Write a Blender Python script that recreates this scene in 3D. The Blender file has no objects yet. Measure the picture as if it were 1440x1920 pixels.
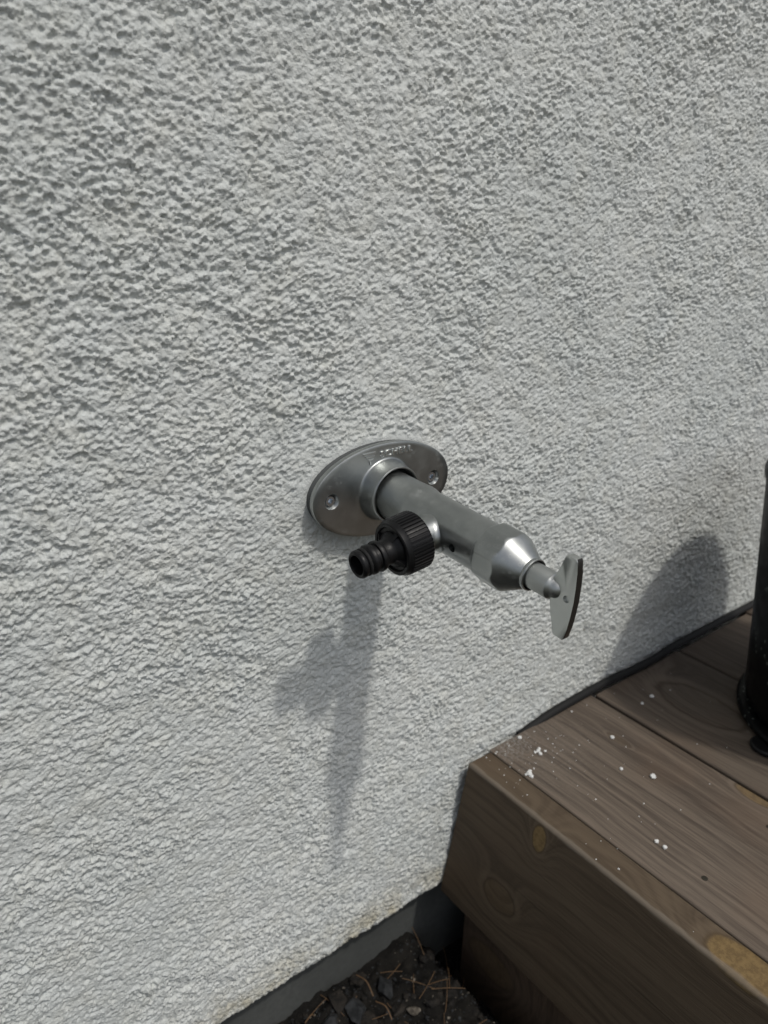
import bpy, bmesh, math, random
import numpy as np
from mathutils import Vector, Matrix

random.seed(7)
rng = np.random.default_rng(11)
S = bpy.context.scene
COL = S.collection

# ------------------------------------------------------------------ camera
# world: plaster face of the wall is the plane y = 0, the camera stands at y < 0, z = 0 is eye height
F_PX = 1435.98
RX = (0.79264313, -0.60918611, 0.02468095)      # image right in world axes
RY = (-0.21110596, -0.31220788, -0.92626158)    # image down
RZ = (0.57197128, 0.72898458, -0.37607225)      # view direction
CAM = Vector((0.0, -0.40, 0.0))
cam_data = bpy.data.cameras.new('camera')
cam = bpy.data.objects.new('camera', cam_data)
COL.objects.link(cam)
m = Matrix(((RX[0], -RY[0], -RZ[0], CAM.x), (RX[1], -RY[1], -RZ[1], CAM.y), (RX[2], -RY[2], -RZ[2], CAM.z), (0, 0, 0, 1)))
cam.matrix_world = m
cam_data.sensor_fit = 'VERTICAL'
cam_data.sensor_height = 36.0
cam_data.sensor_width = 27.0
cam_data.lens = F_PX / 1920 * 36
cam_data.clip_start = 0.01
cam_data.clip_end = 400
cam_data.dof.use_dof = True
cam_data.dof.focus_distance = 0.46
cam_data.dof.aperture_fstop = 10.0
S.camera = cam

# ------------------------------------------------------------------ light
SUN_DIR = Vector((-0.033, 0.170, -0.300)).normalized()     # way the light travels
SUN_ELEV = math.asin(-SUN_DIR.z)
world = bpy.data.worlds.new('World')
S.world = world
world.use_nodes = True
wn = world.node_tree.nodes
wl = world.node_tree.links
bg = wn['Background']
sky = wn.new('ShaderNodeTexSky')
sky.sky_type = 'NISHITA'
sky.sun_disc = False
sky.sun_elevation = SUN_ELEV
sky.sun_rotation = math.atan2(-SUN_DIR.x, -SUN_DIR.y)
sky.air_density = 1.0
sky.dust_density = 3.0
sky.ozone_density = 1.0
hsv = wn.new('ShaderNodeHueSaturation')          # thin even haze: a paler sky
hsv.inputs['Saturation'].default_value = 0.45
wl.new(sky.outputs[0], hsv.inputs['Color'])
wl.new(hsv.outputs[0], bg.inputs['Color'])
bg.inputs['Strength'].default_value = 0.15
sun_data = bpy.data.lights.new('sun', 'SUN')
sun_data.energy = 2.0
sun_data.angle = math.radians(2.6)
sun_data.color = (1.0, 0.965, 0.90)
sun = bpy.data.objects.new('sun', sun_data)
COL.objects.link(sun)
sun.rotation_euler = SUN_DIR.to_track_quat('-Z', 'Y').to_euler()
sun.location = (0, -2, 4)
S.view_settings.view_transform = 'Standard'
S.view_settings.look = 'None'
S.view_settings.gamma = 1
S.view_settings.exposure = -0.50
S.view_settings.use_curve_mapping = False
S.cycles.max_bounces = 8

# ------------------------------------------------------------------ helpers
def tag(o, label=None, cat=None, group=None, kind=None):
    if label: o['label'] = label
    if cat: o['category'] = cat
    if group: o['group'] = group
    if kind: o['kind'] = kind
    return o

def empty(name, loc):
    o = bpy.data.objects.new(name, None)
    o.empty_display_size = 0.02
    o.location = loc
    COL.objects.link(o)
    return o

def link(name, me, mat, parent=None, loc=None, mx=None):
    """mesh given in world coordinates; parents keep the child where it is"""
    o = bpy.data.objects.new(name, me)
    COL.objects.link(o)
    if mat and not me.materials: me.materials.append(mat)
    if parent:
        o.parent = parent
        o.matrix_parent_inverse = Matrix.Translation(-Vector(parent.location))
    if mx is not None: o.matrix_basis = mx
    elif loc is not None: o.location = loc
    return o

def obj(name, bm, mat, parent=None, smooth=True, angle=35):
    bmesh.ops.recalc_face_normals(bm, faces=bm.faces)
    me = bpy.data.meshes.new(name)
    bm.to_mesh(me); bm.free()
    if smooth:
        me.shade_smooth() if hasattr(me, 'shade_smooth') else None
        try: me.set_sharp_from_angle(angle=math.radians(angle))
        except Exception: pass
    o = bpy.data.objects.new(name, me)
    COL.objects.link(o)
    if mat: me.materials.append(mat)
    if parent:
        bpy.context.view_layer.update()
        o.parent = parent
        o.matrix_parent_inverse = parent.matrix_world.inverted()
    return o

def grid_mesh(name, X, Y, Z, mat, flip=False):
    """structured grid of vertices (rows, cols) -> mesh datablock, quick"""
    r, c = X.shape
    co = np.stack([X, Y, Z], -1).reshape(-1, 3).astype(np.float32)
    idx = np.arange(r * c, dtype=np.int32).reshape(r, c)
    q = np.stack([idx[:-1, :-1], idx[:-1, 1:], idx[1:, 1:], idx[1:, :-1]], -1).reshape(-1, 4)
    if flip: q = q[:, ::-1]
    me = bpy.data.meshes.new(name)
    me.vertices.add(len(co)); me.vertices.foreach_set('co', co.ravel())
    me.loops.add(q.size); me.loops.foreach_set('vertex_index', np.ascontiguousarray(q).ravel())
    me.polygons.add(len(q))
    me.polygons.foreach_set('loop_start', np.arange(0, q.size, 4, dtype=np.int32))
    me.polygons.foreach_set('use_smooth', np.ones(len(q), dtype=bool))
    me.update(calc_edges=True)
    me.materials.append(mat)
    return me

def add_box(bm, x0, x1, y0, y1, z0, z1, bevel=0.0, seg=2):
    r = bmesh.ops.create_cube(bm, size=1)
    vs = r['verts']
    for v in vs:
        v.co = Vector(((x0 + x1) / 2 + v.co.x * (x1 - x0), (y0 + y1) / 2 + v.co.y * (y1 - y0), (z0 + z1) / 2 + v.co.z * (z1 - z0)))
    if bevel:
        es = list({e for v in vs for e in v.link_edges})
        bmesh.ops.bevel(bm, geom=es, offset=bevel, segments=seg, affect='EDGES', profile=0.6)
    return bm

def lathe(bm, prof, origin, axis, n=64, rfun=None, cap0=False, cap1=False, ref=Vector((0, 0, 1))):
    """prof: list of (s along axis, radius)"""
    a = Vector(axis).normalized()
    if abs(ref.normalized().dot(a)) > 0.99: ref = Vector((1, 0, 0))
    u = (ref - a * ref.dot(a)).normalized()
    w = a.cross(u)
    rings = []
    for s, r in prof:
        ring = []
        for k in range(n):
            t = 2 * math.pi * k / n
            rr = rfun(s, r, t) if rfun else r
            ring.append(bm.verts.new(Vector(origin) + a * s + (u * math.cos(t) + w * math.sin(t)) * rr))
        rings.append(ring)
    for A, B in zip(rings[:-1], rings[1:]):
        for k in range(n):
            bm.faces.new((A[k], A[(k + 1) % n], B[(k + 1) % n], B[k]))
    if cap0: bm.faces.new(rings[0][::-1])
    if cap1: bm.faces.new(rings[-1])
    return rings

def cut(o, cutter_bm):
    """boolean difference, applied"""
    bmesh.ops.recalc_face_normals(cutter_bm, faces=cutter_bm.faces)
    me = bpy.data.meshes.new('cutter'); cutter_bm.to_mesh(me); cutter_bm.free()
    c = bpy.data.objects.new('cutter', me); COL.objects.link(c)
    md = o.modifiers.new('b', 'BOOLEAN'); md.operation = 'DIFFERENCE'; md.object = c; md.solver = 'EXACT'
    bpy.context.view_layer.update()
    dg = bpy.context.evaluated_depsgraph_get()
    new = bpy.data.meshes.new_from_object(o.evaluated_get(dg))
    o.modifiers.clear()
    o.data = new
    bpy.data.objects.remove(c, do_unlink=True)
    try: new.set_sharp_from_angle(angle=math.radians(35))
    except Exception: pass

# numpy noise ---------------------------------------------------------
def hash2(ix, iz, seed):
    h = (ix.astype(np.int64) * 374761393 + iz.astype(np.int64) * 668265263 + seed * 974634777) & 0xffffffff
    h = ((h ^ (h >> 13)) * 1274126177) & 0xffffffff
    h = h ^ (h >> 16)
    return (h & 0xffffff).astype(np.float32) / np.float32(0xffffff)

def vnoise(x, z, seed=0):
    ix = np.floor(x); iz = np.floor(z)
    fx = (x - ix).astype(np.float32); fz = (z - iz).astype(np.float32)
    fx = fx * fx * fx * (fx * (fx * 6 - 15) + 10); fz = fz * fz * fz * (fz * (fz * 6 - 15) + 10)
    ix = ix.astype(np.int64); iz = iz.astype(np.int64)
    a = hash2(ix, iz, seed); b = hash2(ix + 1, iz, seed); c = hash2(ix, iz + 1, seed); d = hash2(ix + 1, iz + 1, seed)
    return (a + (b - a) * fx) * (1 - fz) + (c + (d - c) * fx) * fz

def fbm(x, z, seed=0, octv=4, gain=0.5):
    s = 0; a = 1; t = 0
    for o in range(octv):
        s = s + a * vnoise(x * 2.03 ** o + 17.3 * o, z * 2.03 ** o - 9.1 * o, seed + o); t += a; a *= gain
    return s / t

def worley(x, z, seed=0):
    """F1, F2 and the random value of the nearest cell"""
    ix = np.floor(x).astype(np.int64); iz = np.floor(z).astype(np.int64)
    f1 = np.full(x.shape, 9, np.float32); f2 = f1.copy(); cid = np.zeros(x.shape, np.float32)
    for dx in (-1, 0, 1):
        for dz in (-1, 0, 1):
            jx = ix + dx; jz = iz + dz
            px = jx + hash2(jx, jz, seed); pz = jz + hash2(jx, jz, seed + 5)
            d = np.sqrt((x - px) ** 2 + (z - pz) ** 2).astype(np.float32)
            c = hash2(jx, jz, seed + 9)
            near = d < f1
            f2 = np.where(near, f1, np.minimum(f2, d))
            cid = np.where(near, c, cid)
            f1 = np.where(near, d, f1)
    return f1, f2, cid

# shader helpers --------------------------------------------------------
class MB:
    def __init__(s, name):
        s.m = bpy.data.materials.new(name); s.m.use_nodes = True
        s.n = s.m.node_tree.nodes; s.l = s.m.node_tree.links
        s.b = s.n['Principled BSDF']
    def put(s, sock, v):
        if isinstance(v, bpy.types.NodeSocket): s.l.new(v, sock)
        else: sock.default_value = v
    def math(s, op, a, b=0.0, c=None, clamp=False):
        n = s.n.new('ShaderNodeMath'); n.operation = op; n.use_clamp = clamp
        s.put(n.inputs[0], a); s.put(n.inputs[1], b)
        if c is not None: s.put(n.inputs[2], c)
        return n.outputs[0]
    def vec(s, op, a, b=None):
        n = s.n.new('ShaderNodeVectorMath'); n.operation = op
        s.put(n.inputs[0], a)
        if b is not None: s.put(n.inputs[1], b)
        return n.outputs[1] if op in ('LENGTH', 'DISTANCE', 'DOT_PRODUCT') else n.outputs[0]
    def coord(s, which='Object'):
        return s.n.new('ShaderNodeTexCoord').outputs[which]
    def sep(s, v):
        n = s.n.new('ShaderNodeSeparateXYZ'); s.put(n.inputs[0], v); return n.outputs
    def comb(s, x, y, z):
        n = s.n.new('ShaderNodeCombineXYZ'); s.put(n.inputs[0], x); s.put(n.inputs[1], y); s.put(n.inputs[2], z); return n.outputs[0]
    def noise(s, v, scale, detail=4, rough=0.55, dist=0.0):
        n = s.n.new('ShaderNodeTexNoise'); s.put(n.inputs['Vector'], v)
        n.inputs['Scale'].default_value = scale; n.inputs['Detail'].default_value = detail
        n.inputs['Roughness'].default_value = rough; n.inputs['Distortion'].default_value = dist
        return n.outputs[0]
    def ramp(s, f, a, b, lo=0.0, hi=1.0, smooth=True):
        n = s.n.new('ShaderNodeMapRange'); n.clamp = True
        if smooth: n.interpolation_type = 'SMOOTHSTEP'
        s.put(n.inputs[0], f)
        for i, v in zip((1, 2, 3, 4), (a, b, lo, hi)): s.put(n.inputs[i], v)
        return n.outputs[0]
    def mix(s, f, a, b, mode='MIX'):
        n = s.n.new('ShaderNodeMix'); n.data_type = 'RGBA'; n.blend_type = mode
        s.put(n.inputs[0], f)
        s.put(n.inputs[6], a if isinstance(a, bpy.types.NodeSocket) else (*a, 1))
        s.put(n.inputs[7], b if isinstance(b, bpy.types.NodeSocket) else (*b, 1))
        return n.outputs[2]
    def bump(s, h, strength, dist, prev=None):
        n = s.n.new('ShaderNodeBump'); n.inputs['Strength'].default_value = strength
        n.inputs['Distance'].default_value = dist; s.put(n.inputs['Height'], h)
        if prev is not None: s.l.new(prev, n.inputs['Normal'])
        return n.outputs[0]
    def fin(s, color=None, rough=None, metal=None, normal=None, spec=None):
        if color is not None: s.put(s.b.inputs['Base Color'], color if isinstance(color, bpy.types.NodeSocket) else (*color, 1))
        if rough is not None: s.put(s.b.inputs['Roughness'], rough)
        if metal is not None: s.put(s.b.inputs['Metallic'], metal)
        if normal is not None: s.l.new(normal, s.b.inputs['Normal'])
        if spec is not None: s.put(s.b.inputs['Specular IOR Level'], spec)
        return s.m

# ------------------------------------------------------------------ materials
def mat_plaster():
    k = MB('plaster'); v = k.coord('Object')
    big = k.noise(v, 5.0, 3, 0.5); mid = k.noise(v, 38, 4, 0.6); fine = k.noise(v, 900, 3, 0.6)
    c = k.mix(k.ramp(big, 0.35, 0.65), (0.596, 0.620, 0.602), (0.646, 0.664, 0.642))
    c = k.mix(k.ramp(mid, 0.45, 0.72, 0, 0.35), c, (0.60, 0.60, 0.54))
    c = k.mix(k.ramp(mid, 0.5, 0.22, 0, 0.22), c, (0.56, 0.60, 0.62))
    z = k.sep(v)[2]
    # splash dirt along the bottom drip edge
    edge = k.math('MULTIPLY', k.ramp(z, -0.565, -0.622), k.ramp(k.noise(v, 26, 4, 0.6), 0.40, 0.66))
    c = k.mix(k.math('MULTIPLY', edge, 0.75), c, (0.42, 0.37, 0.24))
    # a few dark specks and grains
    vo = k.n.new('ShaderNodeTexVoronoi'); k.put(vo.inputs['Vector'], v); vo.inputs['Scale'].default_value = 22
    sp = k.ramp(vo.outputs['Distance'], 0.035, 0.05, 1, 0)
    c = k.mix(k.math('MULTIPLY', sp, k.ramp(k.noise(v, 9, 1), 0.52, 0.58, 0, 0.6)), c, (0.16, 0.15, 0.12))
    vb = k.n.new('ShaderNodeTexVoronoi'); k.put(vb.inputs['Vector'], v); vb.inputs['Scale'].default_value = 700
    n = k.bump(fine, 0.8, 0.0006)
    n = k.bump(k.math('SUBTRACT', 1.0, vb.outputs['Distance']), 0.45, 0.0006, n)
    # beyond the modelled relief the same grain carries on as bump
    xx = k.sep(v)[0]
    out = k.math('MAXIMUM', k.math('MAXIMUM', k.ramp(xx, -0.055, -0.062), k.ramp(xx, 1.248, 1.256)), k.ramp(z, 0.225, 0.232))
    vc = k.n.new('ShaderNodeTexVoronoi'); k.put(vc.inputs['Vector'], k.vec('ADD', v, k.vec('MULTIPLY', k.comb(k.noise(v, 90, 3), k.noise(v, 97, 3), k.noise(v, 103, 3)), (0.01, 0.01, 0.01)))); vc.inputs['Scale'].default_value = 330
    hh = k.math('ADD', k.math('SUBTRACT', 1.0, vc.outputs['Distance']), k.math('MULTIPLY', k.noise(v, 190, 4, 0.6), 1.6))
    n = k.bump(k.math('MULTIPLY', hh, out), 1.0, 0.0020, n)
    return k.fin(c, 0.93, 0.0, n, 0.25)

def mat_concrete():
    k = MB('concrete'); v = k.coord('Object')
    a = k.noise(v, 14, 6, 0.6); b = k.noise(v, 160, 4, 0.6)
    c = k.mix(a, (0.05, 0.054, 0.052), (0.12, 0.125, 0.12))
    c = k.mix(k.ramp(b, 0.35, 0.7, 0, 0.4), c, (0.06, 0.062, 0.06))
    return k.fin(c, 0.9, 0.0, k.bump(b, 0.5, 0.001), 0.3)

def mat_soil():
    k = MB('soil'); v = k.coord('Object')
    a = k.noise(v, 30, 6, 0.65); b = k.noise(v, 260, 5, 0.7)
    c = k.mix(k.ramp(a, 0.35, 0.65), (0.006, 0.0058, 0.0054), (0.020, 0.018, 0.0155))
    c = k.mix(k.ramp(b, 0.66, 0.74, 0, 0.7), c, (0.22, 0.21, 0.19))
    # bare soil only along the house base; unseen paler ground added for bounce light
    bounce = k.ramp(k.math('ADD', k.sep(v)[1], k.math('MULTIPLY', a, 0.2)), -0.55, -0.85)
    c = k.mix(bounce, c, k.mix(b, (0.06, 0.065, 0.045), (0.11, 0.11, 0.08)))
    return k.fin(c, 0.95, 0.0, k.bump(b, 0.8, 0.003), 0.2)

def mat_far_ground():
    k = MB('garden_ground'); v = k.coord('Object')
    c = k.mix(k.ramp(k.noise(v, 1.4, 5, 0.6), 0.4, 0.6), (0.05, 0.06, 0.035), (0.10, 0.09, 0.07))
    return k.fin(c, 0.95, 0.0, None, 0.2)

def mat_metal():
    k = MB('satin_chrome'); v = k.coord('Object')
    a = k.noise(v, 60, 4, 0.6); b = k.noise(v, 1500, 2, 0.6); d = k.noise(v, 420, 3, 0.6)
    c = k.mix(k.ramp(a, 0.35, 0.7), (0.37, 0.385, 0.38), (0.45, 0.465, 0.455))
    c = k.mix(k.ramp(d, 0.70, 0.78, 0, 0.10), c, (0.22, 0.22, 0.21))
    r = k.ramp(a, 0.3, 0.75, 0.33, 0.42)
    vo = k.n.new('ShaderNodeTexVoronoi'); k.put(vo.inputs['Vector'], v); vo.inputs['Scale'].default_value = 260
    spot = k.math('MULTIPLY', k.ramp(k.math('ABSOLUTE', k.math('SUBTRACT', vo.outputs['Distance'], 0.30)), 0.0, 0.10, 1, 0), k.ramp(k.noise(v, 75, 2), 0.50, 0.58))
    c = k.mix(k.math('MULTIPLY', spot, 0.22), c, (0.62, 0.62, 0.60))
    r = k.math('ADD', r, k.math('MULTIPLY', spot, 0.15))
    return k.fin(c, r, 1.0, k.bump(b, 0.22, 0.00012), 0.5)

def mat_metal_matte():
    k = MB('matte_nickel'); v = k.coord('Object')
    a = k.noise(v, 80, 4, 0.6); b = k.noise(v, 1300, 2, 0.6)
    c = k.mix(k.ramp(a, 0.35, 0.7), (0.58, 0.60, 0.58), (0.66, 0.67, 0.65))
    return k.fin(c, k.ramp(a, 0.3, 0.7, 0.36, 0.44), 1.0, k.bump(b, 0.2, 0.0001), 0.5)

def mat_plastic():
    k = MB('black_plastic'); v = k.coord('Object')
    b = k.noise(v, 700, 3, 0.6)
    return k.fin(k.mix(k.noise(v, 60, 3), (0.004, 0.004, 0.0045), (0.010, 0.010, 0.0105)), k.ramp(b, 0.3, 0.7, 0.36, 0.5), 0.0, k.bump(b, 0.25, 0.0002), 0.28)

def mat_plain(name, col, rough, metal=0.0, spec=0.5):
    return MB(name).fin(col, rough, metal, None, spec)

def mat_pot():
    k = MB('black_enamel'); v = k.coord('Object')
    vo = k.n.new('ShaderNodeTexVoronoi'); k.put(vo.inputs['Vector'], k.vec('MULTIPLY', v, (1, 1, 0.6))); vo.inputs['Scale'].default_value = 170
    sp = k.math('MULTIPLY', k.ramp(vo.outputs['Distance'], 0.12, 0.24, 1, 0), k.ramp(k.noise(v, 26, 2), 0.50, 0.56))
    c = k.mix(k.math('MULTIPLY', sp, 0.85), (0.003, 0.0035, 0.0035), (0.16, 0.18, 0.16))
    return k.fin(c, k.ramp(k.noise(v, 60, 3), 0.3, 0.7, 0.35, 0.5), 0.0, k.bump(k.noise(v, 300, 3), 0.2, 0.0005), 0.14)

def mat_wood(name, across, along, dark, light, knots, tone=1.0, dust=None, seed=0.0, wear=None):
    """across/along: axis indices of the grain; knots: (x,y,z, r_along, r_across, strength, warm)"""
    k = MB(name); v = k.coord('Object'); xyz = k.sep(v)
    oi = k.n.new('ShaderNodeObjectInfo').outputs['Random']
    off = k.math('MULTIPLY', oi, 7.3)
    A = k.math('ADD', xyz[across], k.math('MULTIPLY', xyz[3 - across - along], 0.55)); L = xyz[along]
    stretch = k.comb(k.math('ADD', k.math('MULTIPLY', A, 1.0), off), k.math('MULTIPLY', L, 0.06), seed)
    wob = k.noise(k.comb(k.math('MULTIPLY', A, 1.0), k.math('MULTIPLY', L, 0.25), k.math('ADD', off, seed)), 14, 3, 0.5)
    u = k.math('ADD', A, k.math('MULTIPLY', k.math('SUBTRACT', wob, 0.5), 0.05))
    warm = None; core = None; halo = None; rim_ = None
    for (kx, ky, kz, ra, rc, st, wm) in knots:
        sc = [1 / 0.02] * 3
        sc[across] = 1 / rc; sc[along] = 1 / ra; sc[3 - across - along] = 0.6 / rc
        d = k.vec('LENGTH', k.vec('MULTIPLY', k.vec('SUBTRACT', v, (kx, ky, kz)), tuple(sc)))
        d = k.math('ADD', d, k.math('MULTIPLY', k.math('SUBTRACT', k.noise(v, 60, 2), 0.5), 0.22))
        g = k.math('POWER', 2.718, k.math('MULTIPLY', k.math('MULTIPLY', d, d), -0.35))
        u = k.math('ADD', u, k.math('MULTIPLY', g, rc * 3.0 * st))
        cm = k.math('MULTIPLY', k.ramp(d, 0.75, 1.05, 1, 0), wm)
        hm = k.math('MULTIPLY', k.ramp(k.math('ABSOLUTE', k.math('SUBTRACT', d, 1.15)), 0.0, 0.28, 1, 0), st)
        rm = k.math('MULTIPLY', k.ramp(k.math('ABSOLUTE', k.math('SUBTRACT', d, 0.93)), 0.0, 0.10, 1, 0), st)
        rim_ = rm if rim_ is None else k.math('MAXIMUM', rim_, rm)
        core = cm if core is None else k.math('MAXIMUM', core, cm)
        halo = hm if halo is None else k.math('MAXIMUM', halo, hm)
    rings = k.noise(k.comb(k.math('MULTIPLY', u, 1.0), k.math('MULTIPLY', L, 0.02), k.math('ADD', off, seed)), 210, 2, 0.5)
    fib = k.noise(k.comb(k.math('ADD', A, off), k.math('MULTIPLY', L, 0.035), seed), 900, 3, 0.6)
    blot = k.noise(stretch, 22, 4, 0.55)
    f = k.math('ADD', k.math('MULTIPLY', rings, 0.55), k.math('ADD', k.math('MULTIPLY', fib, 0.42), k.math('MULTIPLY', blot, 0.30)))
    c = k.mix(k.ramp(f, 0.42, 0.78), tuple(x * tone for x in dark), tuple(x * tone for x in light))
    c = k.mix(k.ramp(k.noise(v, 8, 3), 0.45, 0.7, 0, 0.35), c, tuple(x * tone for x in (light[0] * 0.95, light[1] * 0.80, light[2] * 0.70)))
    crack = k.ramp(k.noise(k.comb(k.math('ADD', A, off), k.math('MULTIPLY', L, 0.015), seed + 3), 420, 2, 0.5), 0.68, 0.74)
    c = k.mix(k.math('MULTIPLY', crack, 0.5), c, tuple(x * 0.4 * tone for x in dark))
    if halo is not None:
        c = k.mix(k.math('MULTIPLY', halo, 0.42), c, tuple(min(1, x * 1.35 * tone) for x in light))
        kn = k.mix(k.ramp(k.noise(v, 190, 4, 0.7), 0.4, 0.62), (0.150, 0.098, 0.040), (0.225, 0.150, 0.062))
        c = k.mix(core, c, kn)
        if rim_ is not None: c = k.mix(k.math('MULTIPLY', rim_, 0.5), c, (0.045, 0.030, 0.018))
    if dust:
        for (dx, dy, dr, ds) in dust:
            d = k.vec('LENGTH', k.vec('SUBTRACT', k.comb(xyz[0], xyz[1], 0.0), (dx, dy, 0.0)))
            mk = k.math('MULTIPLY', k.ramp(d, dr * 0.1, dr, 1, 0), k.ramp(k.noise(v, 420, 5, 0.75), 0.44, 0.66))
            c = k.mix(k.math('MULTIPLY', mk, ds), c, (0.42, 0.42, 0.40))
    if wear:
        for (ex_, ez_, wd) in wear:
            d = k.vec('LENGTH', k.vec('SUBTRACT', k.comb(xyz[0], 0.0, xyz[2]), (ex_, 0.0, ez_)))
            d = k.math('ADD', d, k.math('MULTIPLY', k.math('SUBTRACT', k.noise(k.vec('MULTIPLY', v, (1, 0.3, 1)), 120, 4, 0.6), 0.5), wd * 1.6))
            c = k.mix(k.ramp(d, wd, wd * 0.3, 0, 0.55), c, (0.21, 0.18, 0.145))
    h = k.math('ADD', k.math('MULTIPLY', rings, 0.7), k.math('MULTIPLY', fib, 0.5))
    n = k.bump(h, 0.45, 0.0008)
    n = k.bump(crack, -0.5, 0.0008, n)
    return k.fin(c, k.ramp(f, 0.3, 0.8, 0.62, 0.78), 0.0, n, 0.3)

M_PLASTER = mat_plaster(); M_CONC = mat_concrete(); M_SOIL = mat_soil()
M_METAL = mat_metal(); M_MATTE = mat_metal_matte(); M_PLASTIC = mat_plastic(); M_POT = mat_pot()
M_RUBBER = mat_plain('black_rubber', (0.005, 0.005, 0.005), 0.75)
M_HOLE = mat_plain('dark_brass', (0.05, 0.045, 0.035), 0.6, 0.6)
M_ZINC = mat_plain('zinc_screw', (0.62, 0.66, 0.70), 0.25, 1.0)
M_CRUMB = MB('plaster_crumb').fin((0.72, 0.72, 0.70), 0.9, 0.0, None, 0.2)

# ------------------------------------------------------------------ ground
GZ = -0.702
def ground_h(X, Y):
    t = np.clip((X - 0.375) / 0.05, 0, 1); t = t * t * (3 - 2 * t)
    return (-0.062 * t + 0.022 * (fbm(X * 9, Y * 9, 3, 3) - 0.5) + 0.020 * (fbm(X * 60, Y * 60, 8, 5, 0.6) - 0.5)
            + 0.004 * (1 - np.minimum(1, worley(X * 160, Y * 160, 31)[0])))
gx = np.concatenate([-np.geomspace(150, 0.5, 16), np.linspace(-0.3, 1.1, 421), np.geomspace(1.3, 150, 16)])
gy = np.concatenate([-np.geomspace(150, 0.6, 18), np.linspace(-0.45, 0.12, 231)])
GX, GY = np.meshgrid(gx, gy)
gm = (np.clip(1 - np.maximum(np.abs(GX - 0.4) - 0.7, 0) / 0.4, 0, 1)) * np.clip(1 - np.maximum(-0.45 - GY, 0) / 0.3, 0, 1)
GZZ = GZ + ground_h(GX, GY) * gm
tag(bpy.data.objects.new('ground', grid_mesh('ground', GX, GY, GZZ, M_SOIL)), kind='structure')
COL.objects.link(bpy.data.objects['ground'])

def ghs(x, y):
    return GZ + float(ground_h(np.array([[x]]), np.array([[y]]))[0, 0])

# ------------------------------------------------------------------ wall
TX, TZ = 0.306, -0.184            # where the tap leaves the wall
WB = -0.622                       # lower edge of the plaster
wall = empty('house_wall', (0.6, 0.0, GZ))
tag(wall, 'light grey rough plastered house wall behind the tap and the wooden deck', 'wall')
xs = [-0.06]
while xs[-1] < 1.25:
    xs.append(xs[-1] + 0.00074 + 0.00060 * min(1, max(0, xs[-1] - 0.1) / 0.9))
xd = np.array(xs)
zd = np.linspace(WB + 0.003, 0.23, 1040)
xa = np.concatenate([-np.geomspace(5, 0.075, 16), xd, np.geomspace(1.27, 7, 14)])
za = np.concatenate([zd, np.geomspace(0.245, 2.6, 16)])
X, Z = np.meshgrid(xa, za)
q = 0.75
wx = X + 0.0013 * (fbm(X * 300, Z * 300, 61, 3) - 0.5) + 0.004 * (fbm(X * 70, Z * 70, 65, 2) - 0.5)
wz = Z + 0.0013 * (fbm(X * 300, Z * 300, 71, 3) - 0.5) + 0.004 * (fbm(X * 70, Z * 70, 75, 2) - 0.5)
f1, f2, cid = worley(wx / 0.0023, wz / 0.0018, 1)
l1 = np.clip(1 - f1 * f1 * 1.2, 0, 1) * (0.25 + 0.75 * cid)
g1, g2, cid2 = worley(wx / 0.00155, wz / 0.0013, 21)
l2 = np.clip(1 - g1 * g1 * 1.2, 0, 1) * (0.2 + 0.8 * cid2)
e1, e2, cid3 = worley(wx / 0.0080, wz / 0.0055, 41)
l3 = np.clip((e2 - e1) * 2.5, 0, 1)
mask = np.clip((fbm(X * 60, Z * 75, 90, 4) - 0.34) / 0.22, 0, 1)
pit = np.clip((fbm(X * 330, Z * 400, 140, 2) - 0.58) / 0.12, 0, 1)
H = (0.66 + 0.42 * np.clip((fbm(X * 16, Z * 20, 150, 3) - 0.32) / 0.36, 0, 1)) * (0.0018 * l1 * (0.5 + 0.5 * mask) + 0.00105 * l2 + 0.0006 * l3 * mask + 0.0023 * (fbm(X * 200, Z * 250, 99, 4, 0.6) - 0.5)
     + 0.0018 * (fbm(X * 30, Z * 38, 101, 3) - 0.5) - 0.0014 * pit)
H -= 0.0007
H += 0.0018 * (fbm(X * 5, Z * 5, 111, 2) - 0.5)
# plaster smeared flat round the flange
er = np.sqrt(((X - TX) / 0.0585) ** 2 + ((Z - TZ) / 0.0325) ** 2)
flat = np.clip((er - 1.02) / 0.16 + 0.25 * (fbm(X * 120, Z * 120, 5, 2) - 0.5), 0, 1)
flat = flat * flat * (3 - 2 * flat)
H = H * (0.15 + 0.85 * flat) + 0.0004 * (1 - flat)
H = np.where(er < 0.9, -0.002, H)
dense = (X > -0.061) & (X < 1.26) & (Z < 0.231)
H = np.where(dense, H, 0)
# rounded lower arris
dn = np.clip((Z - (WB + 0.003)) / 0.006, 0, 1)
H -= 0.0035 * (1 - dn) ** 2
Zs = Z + np.where(Z < WB + 0.02, 0.0022 * (fbm(X * 45, X * 0, 7, 4) - 0.5) * 2 * (1 - np.clip((Z - WB) / 0.02, 0, 1)), 0)
Y = -H
# underside of the plaster, turned back to the plinth
under_y = [0.006, 0.014, 0.028]
Xu = np.stack([X[0]] * 3); Zu = np.stack([Zs[0] - 0.0025, Zs[0] - 0.003, Zs[0] - 0.003]); Yu = np.stack([np.full_like(X[0], y) for y in under_y])
X = np.vstack([Xu[::-1], X]); Zs = np.vstack([Zu[::-1], Zs]); Y = np.vstack([Yu[::-1], Y])
pl = link('plaster', grid_mesh('plaster', X, Y, Zs, M_PLASTER, flip=False), None, wall)
bm = bmesh.new(); add_box(bm, -5, 7, 0.026, 0.30, GZ - 0.3, WB + 0.01)
obj('plinth', bm, M_CONC, wall, smooth=False)
bm = bmesh.new(); add_box(bm, -5, 7, 0.030, 0.30, WB + 0.0125, 2.6)
obj('masonry', bm, M_CONC, wall, smooth=False)

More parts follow.
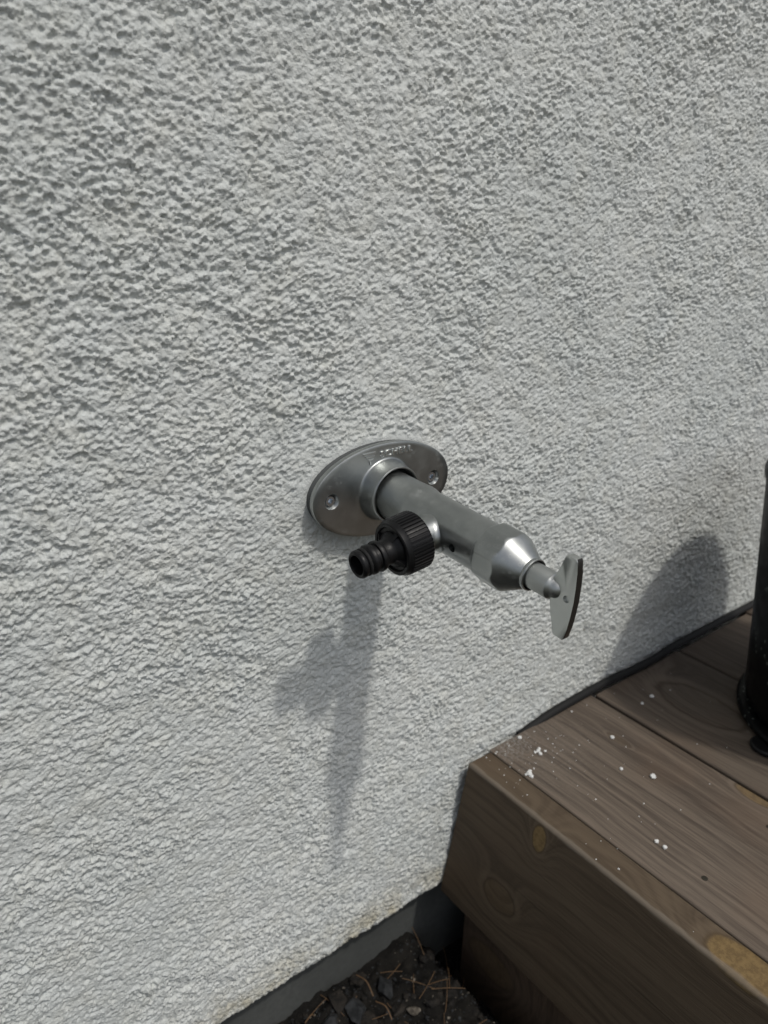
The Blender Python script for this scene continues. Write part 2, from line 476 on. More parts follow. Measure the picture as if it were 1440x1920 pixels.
# ------------------------------------------------------------------ deck
DZ = -0.4735
deck = empty('wooden_deck', (0.42, -0.3, GZ))
tag(deck, 'low brown stained timber deck with worn boards beside the plastered wall', 'deck')
dark = (0.066, 0.051, 0.040); light = (0.170, 0.136, 0.106)
BX = [(0.4417, 0.5905), (0.5945, 0.7425), (0.7470, 0.894), (0.898, 1.045), (1.049, 1.196), (1.200, 1.347), (1.351, 1.498), (1.502, 1.649), (1.653, 1.800), (1.804, 1.951)]
knots_top = [(0.600, -0.175, DZ, 0.030, 0.010, 0.0, 0.0)]
M_B1 = mat_wood('deck_wood_first', 0, 1, dark, light, [(0.588, -0.188, DZ, 0.020, 0.009, 0.8, 0.55), (0.468, -0.02, DZ, 0.012, 0.006, 0.6, 0.0), (0.553, -0.07, DZ, 0.014, 0.005, 0.6, 0.1)],
                dust=[(0.462, -0.006, 0.035, 0.55), (0.48, -0.02, 0.10, 0.10)], seed=1.7)
M_B2 = mat_wood('deck_wood_second', 0, 1, dark, light, [(0.668, -0.085, DZ, 0.050, 0.026, 1.0, 0.0)], tone=0.82, seed=4.1)
M_B3 = mat_wood('deck_wood', 0, 1, dark, light, [(0.83, -0.32, DZ, 0.030, 0.014, 0.8, 0.3)], tone=0.78, seed=8.8)
for i, (a, b) in enumerate(BX):
    bm = bmesh.new()
    add_box(bm, a, b, -1.7, (-0.006, -0.009, -0.011)[i % 3], DZ - 0.028, DZ, 0.0022, 3)
    obj('deck_board', bm, (M_B1, M_B2, M_B3)[min(i, 2)], deck, angle=50)
# fascia: upright board whose top edge shows beside the first deck board; its foot leans outwards
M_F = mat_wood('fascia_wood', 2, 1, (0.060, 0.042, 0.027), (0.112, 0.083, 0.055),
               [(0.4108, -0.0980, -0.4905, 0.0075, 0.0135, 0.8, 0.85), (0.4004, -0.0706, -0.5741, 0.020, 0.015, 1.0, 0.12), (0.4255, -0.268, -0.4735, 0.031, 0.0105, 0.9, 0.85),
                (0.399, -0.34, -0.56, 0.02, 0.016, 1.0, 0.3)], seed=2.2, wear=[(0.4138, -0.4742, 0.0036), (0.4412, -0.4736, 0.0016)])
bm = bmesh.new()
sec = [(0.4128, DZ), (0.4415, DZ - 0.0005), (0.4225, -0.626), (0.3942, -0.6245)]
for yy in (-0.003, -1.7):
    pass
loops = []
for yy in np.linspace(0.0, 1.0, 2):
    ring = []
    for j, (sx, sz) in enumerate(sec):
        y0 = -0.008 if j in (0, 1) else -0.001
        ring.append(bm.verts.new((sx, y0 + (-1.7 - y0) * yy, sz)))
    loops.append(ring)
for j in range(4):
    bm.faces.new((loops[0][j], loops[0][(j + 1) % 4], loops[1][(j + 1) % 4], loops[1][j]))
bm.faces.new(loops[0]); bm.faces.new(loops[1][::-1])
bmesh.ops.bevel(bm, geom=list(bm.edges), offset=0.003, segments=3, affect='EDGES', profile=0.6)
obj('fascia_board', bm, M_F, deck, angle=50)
M_POST = mat_wood('post_wood', 0, 2, (0.040, 0.027, 0.018), (0.090, 0.062, 0.042), [(0.4245, -0.05, -0.70, 0.02, 0.02, 0.6, 0.2)], seed=5.5)
M_POST2 = mat_wood('joist_wood', 2, 1, (0.030, 0.018, 0.011), (0.075, 0.045, 0.028), [], seed=6.5)
for py in (-0.10, -0.85, -1.55):
    bm = bmesh.new(); add_box(bm, 0.4245, 0.5225, (py - 0.06) if py == -0.10 else py - 0.049, -0.009 if py == -0.10 else py + 0.049, -0.86, DZ - 0.152 if True else 0, 0.002)
    obj('post', bm, M_POST, deck, angle=50)
for px in (0.95, 1.5):
    bm = bmesh.new(); add_box(bm, px, px + 0.045, -1.68, -0.03, DZ - 0.175, DZ - 0.030, 0.002)
    obj('joist', bm, M_POST2, deck, angle=50)
# nail heads sunk in the boards
for (nx, ny) in ((0.4700, -0.2100), (0.5620, -0.2130)):
    bm = bmesh.new(); lathe(bm, [(-0.001, 0.0024), (0.0003, 0.0024), (0.0004, 0.0018)], (nx, ny, DZ), (0, 0, 1), 16, cap0=True, cap1=True)
    obj('nail', bm, M_HOLE, deck)

# ------------------------------------------------------------------ cable in the corner
def tube(bm, pts, r, n=14, closed_ends=True):
    P = [Vector(p) for p in pts]; rings = []
    for i, p in enumerate(P):
        t = (P[min(i + 1, len(P) - 1)] - P[max(i - 1, 0)]).normalized()
        u = t.cross(Vector((0, 0, 1)));
        if u.length < 1e-4: u = t.cross(Vector((0, 1, 0)))
        u.normalize(); w = u.cross(t)
        rr = r[i] if isinstance(r, (list, tuple)) else r
        rings.append([bm.verts.new(p + (u * math.cos(2 * math.pi * k / n) + w * math.sin(2 * math.pi * k / n)) * rr) for k in range(n)])
    for A, B in zip(rings[:-1], rings[1:]):
        for k in range(n): bm.faces.new((A[k], A[(k + 1) % n], B[(k + 1) % n], B[k]))
    if closed_ends: bm.faces.new(rings[0][::-1]); bm.faces.new(rings[-1])

def spline(pts, m=10):
    out = []; P = [Vector(pts[0])] + [Vector(p) for p in pts] + [Vector(pts[-1])]
    for i in range(1, len(P) - 2):
        for j in range(m):
            t = j / m; a, b, c, d = P[i - 1], P[i], P[i + 1], P[i + 2]
            out.append(0.5 * ((2 * b) + (c - a) * t + (2 * a - 5 * b + 4 * c - d) * t * t + (3 * b - a - 3 * c + d) * t ** 3))
    out.append(P[-1]); return out
bm = bmesh.new()
tube(bm, spline([(0.485, -0.0040, -0.4800), (0.508, -0.0045, -0.4755), (0.535, -0.0050, -0.4715), (0.57, -0.0055, -0.4695), (0.62, -0.0060, -0.4690), (0.68, -0.0090, -0.4695), (0.74, -0.0075, -0.4680),
                 (0.80, -0.0060, -0.4695), (0.87, -0.0060, -0.4700), (1.0, -0.0070, -0.4695), (1.3, -0.006, -0.4695), (1.9, -0.006, -0.4695)]), 0.0044)
tag(obj('cable', bm, M_RUBBER), 'thin black cable running along the joint between deck and wall', 'cable')

# ------------------------------------------------------------------ pot
pot = empty('plant_pot', (0.766, -0.205, DZ))
tag(pot, 'tall black pot with flared sides standing on the deck at the right', 'pot')
bm = bmesh.new()
pr = [(0.012, 0.0), (0.012, 0.100), (0.013, 0.108), (0.018, 0.1125), (0.03, 0.1148), (0.10, 0.1215), (0.17, 0.1288), (0.235, 0.1355), (0.242, 0.1366), (0.247, 0.1388), (0.252, 0.1395), (0.256, 0.1380), (0.255, 0.1340), (0.245, 0.1325), (0.10, 0.1160), (0.03, 0.1100), (0.028, 0.0)]
lathe(bm, [(s, max(r, 0.0005)) for s, r in pr], (0.766, -0.205, DZ), (0, 0, 1), 96, cap0=True, cap1=True)
obj('pot_body', bm, M_POT, pot)
bm = bmesh.new()
lathe(bm, [(0.0035, 0.1080), (0.0035, 0.1165), (0.005, 0.1190), (0.009, 0.1195), (0.0120, 0.1175), (0.0135, 0.1120), (0.0135, 0.1080)], (0.766, -0.205, DZ), (0, 0, 1), 96)
obj('base_ring', bm, M_POT, pot)
for ang in (158, 278, 38):
    a = math.radians(ang); cx = 0.766 + 0.1175 * math.cos(a); cy = -0.205 + 0.1175 * math.sin(a)
    bm = bmesh.new()
    lathe(bm, [(0.0002, 0.0135), (0.0015, 0.0150), (0.004, 0.0150), (0.0055, 0.0135)], (cx, cy, DZ), (0, 0, 1), 32, cap0=True, cap1=True)
    obj('foot', bm, M_PLASTIC, pot)

# ------------------------------------------------------------------ tap
tap = empty('garden_tap', (TX, 0, TZ))
tag(tap, 'satin chrome outdoor wall tap with black hose connector and key handle', 'tap')
SL = math.radians(3.5)
AX = Vector((0, -math.cos(SL), -math.sin(SL)))
UP = Vector((0, -math.sin(SL), math.cos(SL)))
O = Vector((TX, 0, TZ))
def on_axis(s): return O + AX * s

# flange: oval plate rising to a round collar
bm = bmesh.new(); n = 128
def flange_ring(aa, bb, y):
    return [bm.verts.new((TX + aa * math.cos(2 * math.pi * k / n), -y, TZ + bb * math.sin(2 * math.pi * k / n))) for k in range(n)]
fa, fb = 0.0588, 0.0330
rings = [flange_ring(fa - 0.002, fb - 0.002, 0.0058), flange_ring(fa - 0.0004, fb - 0.0004, 0.0060), flange_ring(fa, fb, 0.0066), flange_ring(fa, fb, 0.0094), flange_ring(fa - 0.0002, fb - 0.0002, 0.0100), flange_ring(fa - 0.0008, fb - 0.0008, 0.0103)]
for t in (0.15, 0.4, 0.7, 0.9, 1.0):
    aa = (fa - 0.0008) * (1 - t) + 0.0228 * t; bb = (fb - 0.0008) * (1 - t) + 0.0228 * t
    rings.append(flange_ring(aa, bb, 0.0103 + 0.0006 * t ** 1.5))
for (r, y) in ((0.0223, 0.0111), (0.0218, 0.0118), (0.0214, 0.0132), (0.0207, 0.0175), (0.0200, 0.0222), (0.0198, 0.0234), (0.0194, 0.0240), (0.0188, 0.0240), (0.0184, 0.0235), (0.0182, 0.0225), (0.0181, 0.012), (0.0183, 0.0058)):
    rings.append(flange_ring(r, r, y))
rings.append(rings[0])
for A, B in zip(rings[:-1], rings[1:]):
    for k in range(n): bm.faces.new((A[k], A[(k + 1) % n], B[(k + 1) % n], B[k]))
fl = obj('flange', bm, M_METAL, tap, angle=40)
bm = bmesh.new(); gr = [flange_ring(a_, b_, y_) for a_, b_, y_ in ((0.019, 0.019, -0.002), (fa - 0.0012, fb - 0.0012, -0.002), (fa - 0.0016, fb - 0.0016, 0.0030), (fa - 0.0024, fb - 0.0024, 0.0057), (0.019, 0.019, 0.0057))]
for A, B in zip(gr, gr[1:] + gr[:1]):
    for k in range(n): bm.faces.new((A[k], A[(k + 1) % n], B[(k + 1) % n], B[k]))
obj('gasket', bm, mat_plain('grey_rubber', (0.075, 0.08, 0.08), 0.7), tap)
c = bmesh.new()
for sx in (-0.0440, 0.0440):
    lathe(c, [(0.0030, 0.0031), (0.0070, 0.0031), (0.0105, 0.0055), (0.016, 0.0093)], (TX + sx, 0, TZ), (0, -1, 0), 32, cap0=True, cap1=True)
cut(fl, c)
for sx in (-0.0440, 0.0440):
    bm = bmesh.new()
    lathe(bm, [(0.0032, 0.0029), (0.0070, 0.0031), (0.0082, 0.0036), (0.0086, 0.0033), (0.0086, 0.0019), (0.0060, 0.0017)], (TX + sx, 0, TZ), (0, -1, 0), 6 * 6,
          rfun=lambda s, r, t: r if r > 0.0025 else r * 0.9 / max(0.5, math.cos(((t + math.pi / 6) % (math.pi / 3)) - math.pi / 6)), cap0=True, cap1=True)
    obj('screw', bm, M_ZINC, fl)

M_EMB = mat_plain('polished_relief', (0.62, 0.64, 0.63), 0.30, 1.0)
# raised maker's name and emblem on the upper part of the flange
FY = -0.01045
fc = bpy.data.curves.new('lettering', 'FONT'); fc.body = 'SCHELL'; fc.size = 0.0066; fc.extrude = 0.00085; fc.bevel_depth = 0.00018; fc.offset = 0.00006
fc.align_x = 'CENTER'; fc.space_character = 1.16
to = bpy.data.objects.new('lettering_curve', fc); COL.objects.link(to)
bpy.context.view_layer.update()
tme = bpy.data.meshes.new_from_object(to.evaluated_get(bpy.context.evaluated_depsgraph_get()))
bpy.data.objects.remove(to, do_unlink=True)
LX, LZ = TX + 0.0090, TZ + 0.0240
for v in tme.vertices:
    x, y, z = v.co
    v.co = (LX + x * 1.12, FY - z, LZ + y * 0.92 - 1.5 * x * x)
tme.materials.clear(); tme.materials.append(M_EMB)
lo = bpy.data.objects.new('lettering', tme); COL.objects.link(lo); lo.parent = fl
bm = bmesh.new()
def slab(pts):
    a = [bm.verts.new((TX + x, FY + 0.0004, TZ + z)) for x, z in pts]; b = [bm.verts.new((TX + x, FY - 0.0009, TZ + z)) for x, z in pts]
    bm.faces.new(a); bm.faces.new(b[::-1])
    for i in range(len(pts)): bm.faces.new((a[i], b[i], b[(i + 1) % len(pts)], a[(i + 1) % len(pts)]))
ex, ez = -0.0195, 0.0284
slab([(ex, ez), (ex + 0.0105, ez + 0.0002), (ex + 0.0100, ez - 0.0009), (ex + 0.0010, ez - 0.0011)])
slab([(ex + 0.0018, ez - 0.0020), (ex + 0.0096, ez - 0.0018), (ex + 0.0091, ez - 0.0029), (ex + 0.0028, ez - 0.0031)])
slab([(ex + 0.0036, ez - 0.0040), (ex + 0.0087, ez - 0.0038), (ex + 0.0082, ez - 0.0049), (ex + 0.0050, ez - 0.0051)])
slab([(ex + 0.0052, ez - 0.0058), (ex + 0.0064, ez - 0.0058), (ex + 0.0066, ez - 0.0082), (ex + 0.0057, ez - 0.0082)])
obj('emblem', bm, M_EMB, fl, smooth=False)

# tube body with octagonal collar turned to a cone
def oct_r(t, flat, corner):
    a = ((t + math.pi / 8) % (math.pi / 4)) - math.pi / 8
    return min(flat / math.cos(a), corner)
def body_r(s, r, t):
    if s < 0.1045: return r
    return r
bm = bmesh.new()
prof = [(0.0, 0.0166), (0.020, 0.0166), (0.034, 0.0167), (0.0440, 0.0171), (0.0475, 0.0173), (0.0500, 0.0172), (0.0525, 0.0167), (0.0545, 0.0163), (0.057, 0.0162), (0.1130, 0.0162)]
K = 192
rg = lathe(bm, prof, O, AX, K, ref=UP)
def cone(s):                     # turned envelope
    if s < 0.1250: return 0.0200
    if s < 0.1320: return 0.0200 - (s - 0.1250) / 0.0070 * 0.0020
    return 0.0180 - (s - 0.1320) / 0.0145 * 0.0084
prev = rg[-1]
u = UP; w = AX.cross(UP)
S_ = [0.1142, 0.1152, 0.1162] + list(np.linspace(0.1175, 0.1460, 48))
for s in S_:
    ring = []
    for k in range(K):
        t = 2 * math.pi * k / K
        o_ = oct_r(t, 0.0177, 0.0185)
        if s <= 0.1162: g = (s - 0.1130) / 0.0032; g = g * g * (3 - 2 * g); r = 0.0162 * (1 - g) + o_ * g
        else:
            cr = cone(s); h = max(0.0, 0.5 + 0.5 * (cr - o_) / 0.0004); h = min(1, h); r = cr * (1 - h) + o_ * h - 0.0004 * h * (1 - h) * 0.5
        ring.append(bm.verts.new(O + AX * s + (u * math.cos(t) + w * math.sin(t)) * r))
    for k in range(K): bm.faces.new((prev[k], prev[(k + 1) % K], ring[(k + 1) % K], ring[k]))
    prev = ring
for s, r in ((0.1463, 0.0097), (0.1470, 0.0099), (0.1480, 0.0099), (0.1487, 0.0096), (0.1488, 0.0091), (0.1480, 0.0088), (0.143, 0.0087), (0.137, 0.0087)):
    ring = [bm.verts.new(O + AX * s + (u * math.cos(2 * math.pi * k / K) + w * math.sin(2 * math.pi * k / K)) * r) for k in range(K)]
    for k in range(K): bm.faces.new((prev[k], prev[(k + 1) % K], ring[(k + 1) % K], ring[k]))
    prev = ring
bm.faces.new(prev)
bm.faces.new(rg[0][::-1])
body = obj('tap_body', bm, M_METAL, tap, angle=30)
c = bmesh.new()
hd = Vector((-0.995, 0, -0.10)).normalized()
lathe(c, [(0.009, 0.0027), (0.022, 0.0027)], on_axis(0.0972), hd, 24, cap0=True, cap1=True)
cut(body, c)

# side outlet boss blended into the tube, pointing along the wall
SB = 0.0740
RB, FR = 0.0112, 0.0042
bm = bmesh.new(); K2 = 96; prev = None
bo = on_axis(SB); BXD = (Vector((-1, 0, 0)) * math.cos(math.radians(7.5)) - Vector((0, 0, 1)) * math.sin(math.radians(7.5))).normalized()
for j in range(11):
    q = j / 10 * math.pi / 2
    off = FR * (1 - math.cos(q)); fl_ = 1 - math.sin(q)
    ring = []
    for k in range(K2):
        t = 2 * math.pi * k / K2
        ra_, rl_ = RB + 0.0027 * fl_, RB + FR * fl_              # across / along the tube
        lat = abs(ra_ * math.cos(t))
        hgt = math.sqrt(max(0.0, 0.0162 ** 2 - lat ** 2)) * (1 - 0.0 * off) + off - 0.00015
        ring.append(bm.verts.new(bo + BXD * hgt + UP * ra_ * math.cos(t) + AX * rl_ * math.sin(t)))
    if prev:
        for k in range(K2): bm.faces.new((prev[k], prev[(k + 1) % K2], ring[(k + 1) % K2], ring[k]))
    prev = ring
for h, r in ((0.0255, RB), (0.0262, RB + 0.0001), (0.0266, RB - 0.0006), (0.0266, 0.008)):
    ring = [bm.verts.new(bo + BXD * h + (UP * math.cos(2 * math.pi * k / K2) + AX * math.sin(2 * math.pi * k / K2)) * r) for k in range(K2)]
    for k in range(K2): bm.faces.new((prev[k], prev[(k + 1) % K2], ring[(k + 1) % K2], ring[k]))
    prev = ring
bm.faces.new(prev)
obj('outlet_boss', bm, M_METAL, tap, angle=60)

# black quick connector
con = empty('hose_connector', (0, 0, 0)); con.parent = tap
con.location = (-0.021, -SB, -0.005)
def cobj(name, bm, mat, angle=35):
    o = obj(name, bm, mat, None, angle=angle)
    o.parent = con
    o.matrix_parent_inverse = Matrix.Translation(-(Vector(con.location) + tap.location))
    return o
def rib(s, r, t):
    if r < 0.0183: return r
    ph = (t * 46 / (2 * math.pi)) % 1.0
    g = 1.0 if ph < 0.5 else 0.0
    return r - 0.0011 * (1 - g)
bm = bmesh.new()
no = bo + BXD * 0.0245
lathe(bm, [(-0.0002, 0.0138), (0.0, 0.0172), (0.0006, 0.0180), (0.0012, 0.0186), (0.0152, 0.0184), (0.0160, 0.0181), (0.0172, 0.0174), (0.0192, 0.0168), (0.0197, 0.0160), (0.0195, 0.0145), (0.0182, 0.0135), (0.0182, 0.0100)],
      no, BXD, 46 * 8, rfun=rib, cap0=True, cap1=True, ref=UP)
cobj('nut', bm, M_PLASTIC, 30)
bm = bmesh.new()
lathe(bm, [(0.0170, 0.0118), (0.0198, 0.0112), (0.0215, 0.0092), (0.0235, 0.0082), (0.0262, 0.0079), (0.0275, 0.0080), (0.0288, 0.0095), (0.0308, 0.0098), (0.0316, 0.0094), (0.0319, 0.0080),
           (0.0338, 0.0078), (0.0342, 0.0086), (0.0348, 0.0093), (0.0368, 0.0094), (0.0377, 0.0089), (0.0388, 0.0076), (0.0412, 0.0075), (0.0418, 0.0082), (0.0425, 0.0087), (0.0444, 0.0087), (0.0455, 0.0081), (0.0460, 0.0072), (0.0454, 0.0062), (0.036, 0.0056), (0.018, 0.0056)],
      no, BXD, 56, cap0=True, cap1=True, ref=UP)
cobj('nipple', bm, M_PLASTIC, 40)
bm = bmesh.new()
def torus(bm, c, ax, R, r, n=56, m=12):
    a = Vector(ax).normalized(); uu = (UP - a * UP.dot(a)).normalized(); ww = a.cross(uu); V = []
    for i in range(n):
        t = 2 * math.pi * i / n; d = uu * math.cos(t) + ww * math.sin(t)
        V.append([bm.verts.new(Vector(c) + d * (R + r * math.cos(2 * math.pi * j / m)) + a * r * math.sin(2 * math.pi * j / m)) for j in range(m)])
    for i in range(n):
        for j in range(m): bm.faces.new((V[i][j], V[(i + 1) % n][j], V[(i + 1) % n][(j + 1) % m], V[i][(j + 1) % m]))
torus(bm, no + BXD * 0.0400, BXD, 0.0076, 0.0012)
cobj('seal_ring', bm, M_RUBBER)
for q in range(4):       # moulded wings between nut and nipple
    t = math.radians(20 + 90 * q); d = UP * math.cos(t) + AX * math.sin(t); e = BXD.cross(d)
    bm = bmesh.new(); A = []
    for (s, r) in ((0.0175, 0.0105), (0.0175, 0.0150), (0.0196, 0.0145), (0.0232, 0.0090)):
        A.append([no + BXD * s + d * r + e * 0.0014, no + BXD * s + d * r - e * 0.0014])
    vs = [[bm.verts.new(p) for p in pr_] for pr_ in A]
    bm.faces.new([x[0] for x in vs]); bm.faces.new([x[1] for x in vs][::-1])
    for i in range(4): bm.faces.new((vs[i][0], vs[i][1], vs[(i + 1) % 4][1], vs[(i + 1) % 4][0]))
    cobj('web', bm, M_PLASTIC)

# key: rod and wing
bm = bmesh.new()
lathe(bm, [(0.138, 0.0078), (0.1622, 0.0078), (0.1632, 0.0074), (0.1640, 0.0063), (0.1646, 0.0059), (0.1662, 0.0056), (0.1680, 0.0047), (0.1693, 0.0034), (0.1700, 0.0017), (0.1702, 0.0004)], O, AX, 48, cap0=True, cap1=True, ref=UP)
M_ROD = MB('steel_rod').fin((0.46, 0.475, 0.46), 0.42, 1.0)
M_EDGE = mat_plain('dark_edge', (0.035, 0.033, 0.030), 0.28, 0.6)
rod = obj('key_rod', bm, M_ROD, tap, angle=50)
half = [(0.1632, 0.0), (0.1636, 0.0060), (0.1652, 0.0110), (0.1672, 0.0165), (0.1688, 0.0215), (0.1693, 0.0232), (0.1704, 0.0239), (0.1762, 0.0239), (0.1772, 0.0228), (0.1783, 0.0160), (0.1790, 0.0080), (0.1793, 0.0)]
outl = half + [(s, -z) for s, z in half[::-1][1:-1]]
bm = bmesh.new(); T = 0.0024
kz = lambda s, z: O + AX * s + UP * (z * 1.05 - 0.0016)
A = [bm.verts.new(kz(s, z) + Vector((-T, 0, 0))) for s, z in outl]; B = [bm.verts.new(kz(s, z) + Vector((T, 0, 0))) for s, z in outl]
fA = bm.faces.new(A); fB = bm.faces.new(B[::-1])
for i in range(len(A)): bm.faces.new((A[i], B[i], B[(i + 1) % len(A)], A[(i + 1) % len(A)]))
es = list(fA.edges) + list(fB.edges)
bmesh.ops.bevel(bm, geom=es, offset=0.0005, segments=4, affect='EDGES', profile=0.5)
bmesh.ops.recalc_face_normals(bm, faces=bm.faces)
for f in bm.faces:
    if f.normal.dot(AX) > 0.25 and abs(f.normal.x) < 0.55: f.material_index = 1  # outward-facing rim faces take a darker colour than the blade
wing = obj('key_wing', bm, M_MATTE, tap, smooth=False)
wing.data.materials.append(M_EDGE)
c = bmesh.new(); lathe(c, [(0.0008, 0.0017), (0.0020, 0.0021), (0.004, 0.0023)], kz(0.1743, 0.0), (-1, 0, 0), 24, cap0=True, cap1=True); cut(wing, c)

# ------------------------------------------------------------------ small things on the deck
def cast(u_, v_, z):
    d = Vector(RX) * (u_ - 720) + Vector(RY) * (v_ - 960) + Vector(RZ) * F_PX
    return CAM + d * ((z - CAM.z) / d.z)
def crumb(bm, x, y, z, r, sq=0.7):
    ret = bmesh.ops.create_icosphere(bm, subdivisions=1 if r < 0.0012 else 2, radius=r)
    ph = random.random() * 9
    for v in ret['verts']:
        d = v.co.normalized()
        kf = 1 + 0.22 * math.sin(d.x * 5 + ph) * math.cos(d.y * 4 + ph * 2) + random.uniform(-0.12, 0.12)
        v.co = Vector((v.co.x * kf, v.co.y * kf, v.co.z * kf * sq)) + Vector((x, y, z + r * sq * 0.8))
_b = bmesh.new(); bmesh.ops.create_icosphere(_b, subdivisions=1, radius=1.0)
_b.verts.ensure_lookup_table(); ICO_V = np.array([v.co[:] for v in _b.verts]); ICO_F = np.array([[v.index for v in f.verts] for f in _b.faces]); _b.free()
def scatter(name, pts, radii, mat, sq=0.7, rough=0.22, stretch=0.3):
    n_ = len(pts); nv = len(ICO_V)
    d = ICO_V[None] * (1 + rng.uniform(-rough, rough, (n_, nv, 1)))
    d = d * (1 + rng.uniform(-stretch, stretch, (n_, 1, 3)))
    a = rng.uniform(0, 6.28, n_); ca, sa = np.cos(a)[:, None], np.sin(a)[:, None]
    x = d[..., 0] * ca - d[..., 1] * sa; y = d[..., 0] * sa + d[..., 1] * ca
    P = np.stack([x, y, d[..., 2] * sq], -1) * np.array(radii)[:, None, None] + np.array(pts)[:, None, :]
    F = (ICO_F[None] + (np.arange(n_) * nv)[:, None, None]).reshape(-1, 3)
    me = bpy.data.meshes.new(name); me.from_pydata(P.reshape(-1, 3).tolist(), [], F.tolist()); me.update(); me.materials.append(mat)
    o = bpy.data.objects.new(name, me); COL.objects.link(o); return o
big = [((992, 1452), 0.0034, 'ragged white plaster crumb near the wall corner of the deck, biggest of the crumbs'),
       ((1009, 1410), 0.0026, 'white plaster crumb lying closer to the wall than the ragged one'),
       ((1224, 1458), 0.0034, 'round white plaster crumb in the middle of the first deck board'),
       ((1148, 1384), 0.0026, 'oval white plaster crumb near the gap between first and second deck board'),
       ((1165, 1443), 0.0021, 'small white plaster crumb left of the round crumb'),
       ((1231, 1579), 0.0023, 'left one of two white crumbs close together near the fascia'),
       ((1246, 1590), 0.0023, 'right one of two white crumbs close together near the fascia'),
       ((1222, 1307), 0.0027, 'white plaster crumb lying on the second deck board, the larger of two'),
       ((1204, 1320), 0.0019, 'white plaster crumb lying on the second deck board, the smaller of two'),
       ((967, 1379), 0.0024, 'pale plaster crumb at the very end of the first deck board against the wall')]
for (q, r, lab) in big:
    p = cast(q[0], q[1], DZ)
    bm = bmesh.new(); crumb(bm, p.x, min(p.y, -0.012), DZ, r * 0.8)
    if 'ragged' in lab:
        crumb(bm, p.x + 0.0035, p.y + 0.002, DZ, 0.0016); crumb(bm, p.x - 0.001, p.y - 0.0035, DZ, 0.0018); crumb(bm, p.x - 0.003, p.y + 0.001, DZ, 0.0013)
    tag(obj('plaster_crumb', bm, M_CRUMB), lab, 'crumb', 'plaster crumbs on the deck')
pts = []; rad = []
for i in range(135):
    if i < 85: x = random.gauss(0.475, 0.045); y = -0.012 - abs(random.gauss(0, 0.055))
    else: x = random.uniform(0.42, 0.72); y = random.uniform(-0.35, -0.015)
    if x < 0.417 or 0.588 < x < 0.597: continue
    r = random.uniform(0.00022, 0.00060) if random.random() < 0.9 else random.uniform(0.0007, 0.0011)
    pts.append((x, y, DZ + r * 0.4)); rad.append(r)
tag(scatter('plaster_dust', pts, rad, M_CRUMB), 'fine white plaster grit scattered over the end of the first deck board', 'dust', None, 'stuff')

# ------------------------------------------------------------------ soil clutter
def stone_mat(name, c0, c1):
    k = MB(name); v = k.coord('Object'); a = k.noise(v, 120, 5, 0.65)
    return k.fin(k.mix(k.ramp(a, 0.35, 0.65), c0, c1), 0.85, 0.0, k.bump(a, 0.5, 0.002), 0.3)
M_STONE_D = stone_mat('dark_slate', (0.010, 0.011, 0.012), (0.036, 0.038, 0.040))
M_STONE_L = stone_mat('pale_stone', (0.05, 0.042, 0.033), (0.20, 0.18, 0.15))
M_BARK = stone_mat('bark', (0.006, 0.0055, 0.005), (0.026, 0.022, 0.018))
M_STRAW = mat_plain('dry_needle', (0.13, 0.075, 0.035), 0.7)
def stone(px, size, mat, label, z=None, squash=0.42):
    p = cast(px[0], px[1], GZ + 0.008); bm = bmesh.new()
    ret = bmesh.ops.create_icosphere(bm, subdivisions=4, radius=1)
    ph = [random.uniform(0, 6) for _ in range(6)]; rot = random.uniform(0, 3)
    for v in ret['verts']:
        d = v.co.copy()
        for pl_ in range(15):
            nv = Vector((math.cos(ph[0] + pl_ * 1.7), math.sin(ph[1] + pl_ * 2.1), math.cos(ph[2] + pl_ * 1.3) * 0.9)).normalized()
            e = d.dot(nv) - (0.50 + 0.06 * (pl_ % 5))
            if e > 0: d -= nv * e * 0.95
        d *= 1 + 0.03 * math.sin(9 * d.x + ph[3]) * math.sin(11 * d.y + ph[4])
        x, y = d.x * size, d.y * size * 0.75
        v.co = Vector((p.x + x * math.cos(rot) - y * math.sin(rot), p.y + x * math.sin(rot) + y * math.cos(rot), ghs(p.x, p.y) + size * 0.15 + d.z * size * squash))
    tag(obj('stone', bm, mat, angle=25), label, 'stone', 'stones on the soil under the deck edge')
stone((668, 1890), 0.017, M_STONE_D, 'dark flat stone on the soil beneath the plaster edge')
stone((724, 1846), 0.014, M_STONE_D, 'dark slaty stone on the soil nearest the house base')
stone((776, 1890), 0.008, M_STONE_L, 'pale brownish stone on the soil, lighter than the others')
stone((620, 1912), 0.012, M_STONE_D, 'dark stone at the foot of the plinth, leftmost of the stones')
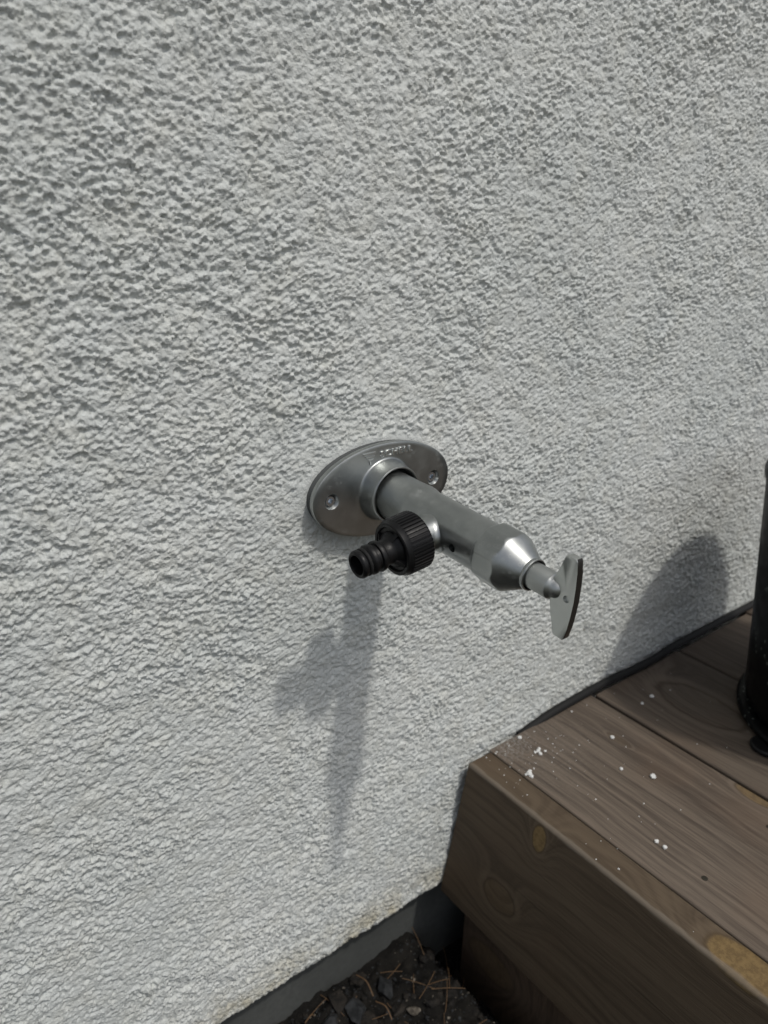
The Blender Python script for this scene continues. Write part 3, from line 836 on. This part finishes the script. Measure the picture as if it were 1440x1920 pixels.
def soil_scatter(name, n_, rlo, rhi, mat, sq, rough=0.22, stretch=0.3, sink=0.3):
    x = rng.uniform(0.16, 0.62, n_); y = rng.uniform(-0.20, 0.020, n_); r = rlo + (rhi - rlo) * rng.uniform(0, 1, n_) ** 3
    z = GZ + ground_h(x[None], y[None])[0] - r * sink
    return scatter(name, np.stack([x, y, z], -1), r, mat, sq, rough, stretch)
tag(soil_scatter('dark_gravel', 4200, 0.0005, 0.0024, M_STONE_D, 0.8), 'dark grit and small pebbles lying on the soil', 'gravel', None, 'stuff')
tag(soil_scatter('pale_gravel', 1100, 0.0004, 0.0016, M_STONE_L, 0.8), 'pale grains scattered on the dark soil', 'gravel', None, 'stuff')
tag(soil_scatter('bark_crumbs', 520, 0.0025, 0.0085, M_BARK, 0.45, 0.35, 0.5, 0.0), 'dark broken clods and bark crumbs covering the soil under the deck', 'debris', None, 'stuff')
bm = bmesh.new()
for i in range(46):
    x = random.uniform(0.20, 0.42); y = random.uniform(-0.14, 0.018); a = random.uniform(0, 6.28); L = random.uniform(0.012, 0.035)
    h0 = ghs(x, y) + random.uniform(0.001, 0.006); tl = random.uniform(-0.2, 0.4)
    pts = [(x + math.cos(a + 0.1 * j / 5) * L * j / 5, min(0.023, y + math.sin(a + 0.1 * j / 5) * L * j / 5), h0 + tl * L * j / 5) for j in range(6)]
    tube(bm, pts, 0.0003, 5)
tag(obj('dry_needles', bm, M_STRAW), 'brown dry needles and grass stalks littering the soil', 'plant litter', None, 'stuff')
for (q0, q1, zz, lab) in (((668, 1828), (700, 1868), GZ + 0.014, 'long curved dry stalk leaning on the plinth'), ((572, 1918), (588, 1904), GZ + 0.012, 'orange dry stalk at the bottom edge of the picture near the plinth'),
                          ((705, 1878), (735, 1912), GZ + 0.016, 'brown curved twig between the stones on the soil')):
    a = cast(q0[0], q0[1], zz); b = cast(q1[0], q1[1], zz); mid_ = (a + b) / 2 + Vector((0.002, 0, 0.004))
    bm = bmesh.new(); tube(bm, spline([a, mid_, b], 6), 0.0006, 6)
    tag(obj('dry_stalk', bm, M_STRAW), lab, 'twig')
